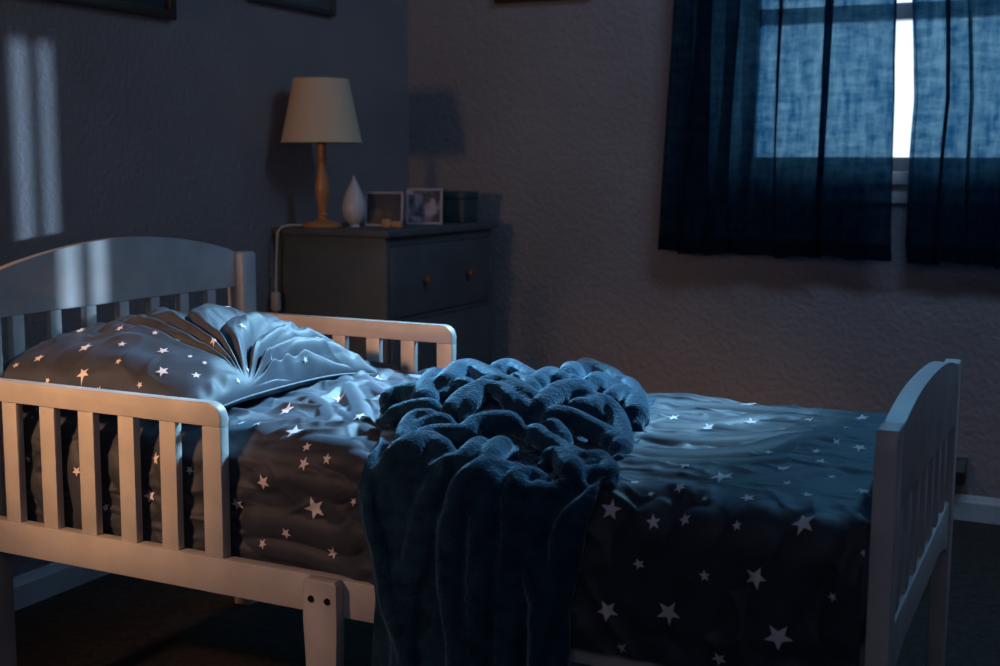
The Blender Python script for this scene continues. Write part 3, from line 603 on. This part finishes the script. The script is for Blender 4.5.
faces=q.tolist()+(q[:,::-1]+n0).tolist()
loop=list(idx[0,:])+list(idx[1:,-1])+list(idx[-1,-2::-1])+list(idx[-2:0:-1,0])
for k in range(len(loop)):
    a,c=int(loop[k]),int(loop[(k+1)%len(loop)]); faces.append([c,a,a+n0,c+n0])
bm=B(); vs=[bm.verts.new(v) for v in verts]
for f in faces: bm.faces.new([vs[k] for k in f])
bmesh.ops.recalc_face_normals(bm,faces=bm.faces)
def roll(bm,pts,r,h,i):
    Q=catmull(pts,.005); n_=len(Q); sl=np.r_[0,np.cumsum(np.linalg.norm(np.diff(Q,axis=0),axis=1))]
    e=np.minimum(sl,sl[-1]-sl); end=sstep(0,.030,e); bot=sstep(.95,1.05,Q[:,1])
    top=1-sstep(T1-.02,T2,Q[:,1])
    end=np.maximum(end,bot)
    R_=r*(.45+.55*end)*(1+.06*np.sin(sl*45+i*1.7))*(.75+.25*top)
    cr=mound(Q[:,0],Q[:,1])+h*(.25+.75*end)*(.62+.38*top)
    P=onbl(Q[:,0],Q[:,1],cr-R_)
    rings=[]; pu=None; SG=14
    cap=[(-.98,.2),(-.8,.6),(-.45,.9)]
    P=[Vector(p) for p in P]
    seq=[]; d0=(P[1]-P[0]).normalized(); d1=(P[-1]-P[-2]).normalized()
    for o_,s_ in cap: seq.append((P[0]+d0*R_[0]*o_,R_[0]*s_,d0))
    for k in range(n_):
        d=(P[min(k+1,n_-1)]-P[max(k-1,0)]).normalized(); seq.append((P[k],R_[k],d))
    for o_,s_ in cap[::-1]: seq.append((P[-1]-d1*R_[-1]*o_,R_[-1]*s_,d1))
    for p,rr,d in seq:
        u=d.orthogonal().normalized() if pu is None else (pu-d*pu.dot(d)).normalized()
        pu=u; w=d.cross(u)
        rings.append([bm.verts.new(p+u*rr*math.cos(2*math.pi*k/SG)+w*rr*math.sin(2*math.pi*k/SG)) for k in range(SG)])
    for A_,B_ in zip(rings,rings[1:]):
        for k in range(SG): bm.faces.new((A_[k],A_[(k+1)%SG],B_[(k+1)%SG],B_[k]))
    bm.faces.new(rings[0][::-1]); bm.faces.new(rings[-1])
for i,(p,r,h) in enumerate(BLR):
    if i in(27,38): continue
    if max(k[1] for k in p)>.95:
        p=([[p[0][0]-.004,1.27]] if p[0][1]>.97 else [])+p+([[p[-1][0]+.004,1.27]] if p[-1][1]>.97 else [])
    roll(bm,p,r*RMUL,h,i)
me=bpy.data.meshes.new('tmp'); bm.to_mesh(me); bm.free(); tmp=bpy.data.objects.new('tmp',me); C.objects.link(tmp)
md=tmp.modifiers.new('r','REMESH'); md.mode='VOXEL'; md.voxel_size=.0029; md.use_smooth_shade=True
md=tmp.modifiers.new('s','SMOOTH'); md.factor=.5; md.iterations=2
dg=bpy.context.evaluated_depsgraph_get(); me2=bpy.data.meshes.new_from_object(tmp.evaluated_get(dg)); me2.name='fleece_blanket'
bpy.data.objects.remove(tmp); bpy.data.meshes.remove(me)
me2.materials.clear(); me2.materials.append(FLEECE); me2.polygons.foreach_set('use_smooth',[True]*len(me2.polygons))
bl=bpy.data.objects.new('fleece_blanket',me2); C.objects.link(bl); tag(bl,'deep blue fleece blanket bunched on the bed and hanging over its near side','blanket')

# ------------------------------------------------------------ dresser
dr=thing('dresser','dark grey painted dresser standing in the corner behind the bed','dresser',(-.31,1.68,ZF))
bx('top',(-.489,1.362,.632),(-.124,2.0,.651),DRESS,dr,.003)
bm=B(); box(bm,(-.484,1.374,-.06),(-.137,1.392,.632),.002); box(bm,(-.484,1.972,-.06),(-.137,1.990,.632),.002); box(bm,(-.484,1.39,-.06),(-.476,1.975,.632)); box(bm,(-.476,1.39,-.06),(-.140,1.975,-.04)); box(bm,(-.2,1.39,.608),(-.139,1.975,.632)); box(bm,(-.2,1.39,.404),(-.139,1.975,.416))
finish('carcass',bm,DRESS,dr)
for i,(z0,z1) in enumerate(((.418,.606),(.015,.402))):
    d=bx('drawer',(-.46,1.395,z0),(-.134,1.969,z1),DRESS,dr,.002)
    for y in(1.564,1.815):
        bm=B(); prof=[(.0045,0),(.0045,.006),(.0095,.011),(.0115,.015),(.0105,.020),(.0045,.022)]
        lathe(bm,prof,0,0,20); bmesh.ops.transform(bm,verts=bm.verts,matrix=Matrix.Translation((-.134,y,(z0+z1)/2-.001))@Matrix.Rotation(math.pi/2,4,'Y'))
        finish('knob',bm,KNOB,d)
for x in(-.47,-.165):
    for y in(1.376,1.958): bm=B(); box(bm,(x,y,ZF),(x+.028,y+.030,-.06),.002); finish('foot',bm,DRESS,dr)

# ------------------------------------------------------------ things on the dresser
ZD=.651
lx,ly=-.368,1.425
lamp=thing('table_lamp','unlit table lamp with turned wooden stem and tan cone shade on dresser','lamp',(lx,ly,ZD))
bm=B(); lathe(bm,[(.050,ZD),(.0525,ZD+.003),(.0525,ZD+.008),(.046,ZD+.013),(.022,ZD+.018),(.014,ZD+.022)],lx,ly); finish('base',bm,PINE,lamp)
bm=B(); lathe(bm,[(.013,ZD+.018),(.010,ZD+.028),(.013,ZD+.034),(.0095,ZD+.042),(.013,ZD+.065),(.0185,ZD+.090),(.0195,ZD+.105),(.015,ZD+.135),(.011,ZD+.160),(.010,ZD+.172),(.0135,ZD+.178),(.010,ZD+.185),(.012,ZD+.205),(.0125,ZD+.225),(.008,ZD+.24)],lx,ly,32); finish('stem',bm,PINE,lamp)
bm=B(); z0,z1=.877,1.044; ro,ri=.108,.073
lathe(bm,[(ro,z0),(ri,z1),(ri-.003,z1),(ro-.003,z0),(ro,z0)],lx,ly,64,cap=False); sh=finish('lamp_shade',bm,SHADE,lamp)
for zz,rr in((z0+.001,ro),(z1-.001,ri)):
    bm=B(); tube(bm,[(lx+rr*math.cos(a),ly+rr*math.sin(a),zz) for a in np.linspace(0,2*math.pi,64)],.0018,6); finish('shade_rim',bm,SHADE,sh)
bm=B(); bmesh.ops.create_uvsphere(bm,u_segments=20,v_segments=14,radius=.026,matrix=Matrix.Translation((lx,ly,.945))); lathe(bm,[(.012,.885),(.012,.925)],lx,ly,16); finish('bulb',bm,CERAM,lamp)
bm=B(); pts=[Vector(p) for p in((lx-.045,ly-.02,ZD+.005),(lx-.07,ly-.05,ZD+.006),(-.452,1.357,ZD+.003),(-.461,1.348,ZD-.012),(-.464,1.346,.58),(-.467,1.346,.50),(-.468,1.346,.40),(-.469,1.347,.20),(-.474,1.345,.02),(-.478,1.33,-.105))]
Q=[]
for i in range(len(pts)-1):
    for k in range(5): Q.append(pts[i].lerp(pts[i+1],k/5))
Q.append(pts[-1]); Q=[Q[0]]+[(Q[i-1]+Q[i]*2+Q[i+1])/4 for i in range(1,len(Q)-1)]+[Q[-1]]
tube(bm,Q,.0033,8); cd=finish('power_cord',bm,CORD,lamp,180)
bm=B(); box(bm,(-.480,1.335,.425),(-.456,1.357,.478),.007,4); sw=finish('switch',bm,CORD,cd)

bm=B(); vx,vy=-.325,1.515; H=.138; pr_=[]
for i in range(26):
    u=i/25; th=math.pi*u
    r=.0335*math.sin(th)**.9*(1-.0*u)*(1.0 if u<.5 else 1)
    rr=.0335*math.sin(math.pi*u**.70)**(.8 if u<.37 else 1.0)
    pr_.append((max(rr,.003),ZD+.0+H*u))
pr_[0]=(.017,ZD)
lathe(bm,pr_,vx,vy,40); o=finish('teardrop_ornament',bm,CERAM); tag(o,'pale grey teardrop-shaped ornament standing right beside the lamp','ornament')

def stand_frame(name,label,cx,cy,w,h,rot,fm,pm,tilt=10,border=.012,z=ZD):
    t=thing(name,label,'picture frame',(cx,cy,z),'photo frames on the dresser')
    M=Matrix.Translation((cx,cy,z))@Matrix.Rotation(math.radians(rot),4,'Z')@Matrix.Rotation(math.radians(-tilt),4,'X')
    bm=B(); bo=border
    for lo,hi in(((-w/2,0,0),(w/2,.012,bo)),((-w/2,0,h-bo),(w/2,.012,h)),((-w/2,0,bo),(-w/2+bo,.012,h-bo)),((w/2-bo,0,bo),(w/2,.012,h-bo))): box(bm,lo,hi,.0015)
    bmesh.ops.transform(bm,verts=bm.verts,matrix=M); finish('frame',bm,fm,t)
    bm=B(); box(bm,(-w/2+bo*.8,.004,bo*.8),(w/2-bo*.8,.008,h-bo*.8)); bmesh.ops.transform(bm,verts=bm.verts,matrix=M); finish('print',bm,pm,t)
    bm=B(); box(bm,(-.012,.012,h*.15),(.012,.015,h*.75)); bmesh.ops.transform(bm,verts=bm.verts,matrix=M@Matrix.Translation((0,.003,0))@Matrix.Rotation(math.radians(-14),4,'X')); finish('easel_back',bm,BLACK,t)
    return t
stand_frame('photo_frame','small dark standing photo frame nearest the teardrop ornament',-.268,1.575,.106,.096,24,WHITEFR,PH1,border=.006)
stand_frame('photo_frame','small pale standing photo frame with blotchy picture, beside the teal box',-.222,1.72,.104,.104,24,WHITEFR,PH2,border=.007)
bm=B(); 
for k,(dx,w,h,d) in enumerate(((-.014,.026,.024,.018),(.014,.030,.018,.018),)): box(bm,(-.196+dx*.9-w/2,1.500+dx*.45-d/2,ZD),(-.196+dx*.9+w/2,1.500+dx*.45+d/2,ZD+h),.005,3)
o=finish('keepsake_box',bm,WARMOBJ); tag(o,'tiny warm-coloured keepsake in front of the dark photo frame','keepsake')
b_=thing('storage_box','dark teal upright box on the dresser behind the pale photo frame','box',(-.20,1.90,ZD))
bx('box_body',(-.300,1.855,ZD),(-.165,1.945,ZD+.070),TEALBOX,b_,.003); bx('lid',(-.303,1.852,ZD+.070),(-.162,1.948,ZD+.092),TEALBOX,b_,.003)

# ------------------------------------------------------------ wall pictures
def wall_frame(name,label,wall,a0,a1,z0,z1,fm,pm,bo=.022,mat=None):
    if wall=='left': t=thing(name,label,'picture',(XW,(a0+a1)/2,z0),'framed pictures on the walls'); f=lambda lo,hi,d0,d1:((XW+d0,lo[0],lo[1]),(XW+d1,hi[0],hi[1]))
    else: t=thing(name,label,'picture',((a0+a1)/2,YW,z0),'framed pictures on the walls'); f=lambda lo,hi,d0,d1:((lo[0],YW-d1,lo[1]),(hi[0],YW-d0,hi[1]))
    bm=B()
    for lo,hi in(((a0,z0),(a1,z0+bo)),((a0,z1-bo),(a1,z1)),((a0,z0+bo),(a0+bo,z1-bo)),((a1-bo,z0+bo),(a1,z1-bo))):
        A_,B_=f(lo,hi,0.0005,.02); box(bm,A_,B_,.002)
    finish('frame',bm,fm,t)
    A_,B_=f((a0+bo*.8,z0+bo*.8),(a1-bo*.8,z1-bo*.8),.004,.010); bx('print',A_,B_,pm,t)
wall_frame('framed_picture','black framed dark navy picture on the wall above the headboard','left',.40,.984,1.157,1.56,PFRAME,PNAVY)
wall_frame('framed_picture','dark green framed grey picture on the side wall above the lamp','left',1.272,1.664,1.237,1.60,PGREEN,PGREY,.014)
wall_frame('framed_picture','dark brown framed picture on the window wall near the corner','back',-.181,.133,1.306,1.70,PBROWN,PNAVY,.02)

# outlet with adapter behind the footboard
ol=thing('wall_outlet','pale wall outlet low behind the footboard','outlet',(1.205,YW,-.02)); bx('plate',(1.172,YW-.006,-.045),(1.242,YW-.0003,.058),OUTLET,ol,.002)
bm=B(); prism(bm,[(YW-.006,-.010),(YW-.055,-.010),(YW-.055,.02),(YW-.025,.050),(YW-.006,.050)],0,1.178,1.236,.003); o=finish('power_adapter',bm,BLACK); tag(o,'black wedge-shaped power adapter plugged in behind the footboard','adapter')

# ------------------------------------------------------------ lights
def light(kind,name,loc,energy,col,**k):
    l=bpy.data.lights.new(name,kind); l.energy=energy; l.color=col
    for a,v in k.items(): setattr(l,a,v)
    o=bpy.data.objects.new(name,l); C.objects.link(o); o.location=loc; return o
def aim(o,d): o.rotation_euler=Vector(d).to_track_quat('-Z','Y').to_euler()
s=light('SUN','bed_key_sun',(0,5,5),SUN1,(.34,.70,1.),angle=math.radians(11)); aim(s,SD1)  # key light on the bedding, sent in by the added upper opening
s=light('SUN','low_daylight',(5,-5,2),SUN2,(.50,.74,1.),angle=math.radians(.55)); aim(s,(-.837,.600,-.030))
s=light('SPOT','hall_lamp',WARMP,WARM,(1.,.55,.34),shadow_soft_size=.07,spot_size=math.radians(46),spot_blend=1.); aim(s,Vector((.24,0,.38))-Vector(WARMP))
s=light('SPOT','hall_lamp_beam',WARMP,WARM3,(1.,.50,.20),shadow_soft_size=.07,spot_size=math.radians(27),spot_blend=1.); aim(s,Vector((.12,0,.55))-Vector(WARMP))
s=light('SPOT','hall_glow',(-.15,-2.0,1.0),WARM2,(1.,.58,.34),shadow_soft_size=.12,spot_size=math.radians(36),spot_blend=1.); aim(s,(-.12,3.4,-.05))
s=light('AREA','wall_wash_fill',(1.75,.85,2.2),FILL,(.45,.68,1.),shape='RECTANGLE',size=1.4,size_y=.4); aim(s,(.05,1.,-.55))  # added area lamp, washes the back wall with cool light
s=light('AREA','room_fill',(1.9,-2.6,1.9),FILL2,(.66,.70,1.),shape='RECTANGLE',size=2.0,size_y=1.0); aim(s,(-.3,1,-.3))
s=light('AREA','blue_bed_fill',(1.25,1.90,1.78),BEDFILL,(.01,.46,1.),shape='RECTANGLE',size=1.2,size_y=.5,spread=math.radians(95)); aim(s,(-.02,-.66,-.75))  # unseen area lamp added above the curtains to tint the bedding blue
w=bpy.data.worlds.new('sky'); sc.world=w; w.use_nodes=True; n=w.node_tree; bg=n.nodes['Background']
tc=n.nodes.new('ShaderNodeTexCoord'); sp=n.nodes.new('ShaderNodeSeparateXYZ'); n.links.new(tc.outputs['Generated'],sp.inputs[0])
r=n.nodes.new('ShaderNodeValToRGB'); r.color_ramp.elements[0].position=-0.; r.color_ramp.elements[0].color=(.74,.90,1.,1); r.color_ramp.elements[1].position=.25; r.color_ramp.elements[1].color=(.78,.93,1.,1)
n.links.new(sp.outputs[2],r.inputs[0]); n.links.new(r.outputs[0],bg.inputs[0]); bg.inputs[1].default_value=SKY

# ------------------------------------------------------------ camera
cam=bpy.data.cameras.new('camera'); co=bpy.data.objects.new('camera',cam); C.objects.link(co); sc.camera=co
yw_,pi_,ro_=[math.radians(a) for a in(26.176,7.5705,.3334)]
fw=Vector((-math.sin(yw_)*math.cos(pi_),math.cos(yw_)*math.cos(pi_),-math.sin(pi_))); rt=Vector((math.cos(yw_),math.sin(yw_),0)); up=rt.cross(fw)
rt2=rt*math.cos(ro_)+up*math.sin(ro_); up2=up*math.cos(ro_)-rt*math.sin(ro_)
M=Matrix((rt2,up2,-fw)).transposed().to_4x4(); M.translation=Vector((1.5672,-1.4232,.8194)); co.matrix_world=M
cam.sensor_width=36; cam.lens=1260.27*36/1000; cam.clip_start=.02
cam.dof.use_dof=True; cam.dof.focus_distance=1.95; cam.dof.aperture_fstop=5.6
sc.view_settings.view_transform='Standard'; sc.view_settings.look='None'; sc.view_settings.gamma=1; sc.view_settings.use_curve_mapping=False
sc.view_settings.exposure=0
sc.cycles.use_denoising=True
try: sc.cycles.denoiser='OPENIMAGEDENOISE'
except Exception: pass
sc.cycles.max_bounces=8; sc.cycles.transparent_max_bounces=16; sc.cycles.sample_clamp_indirect=2.0
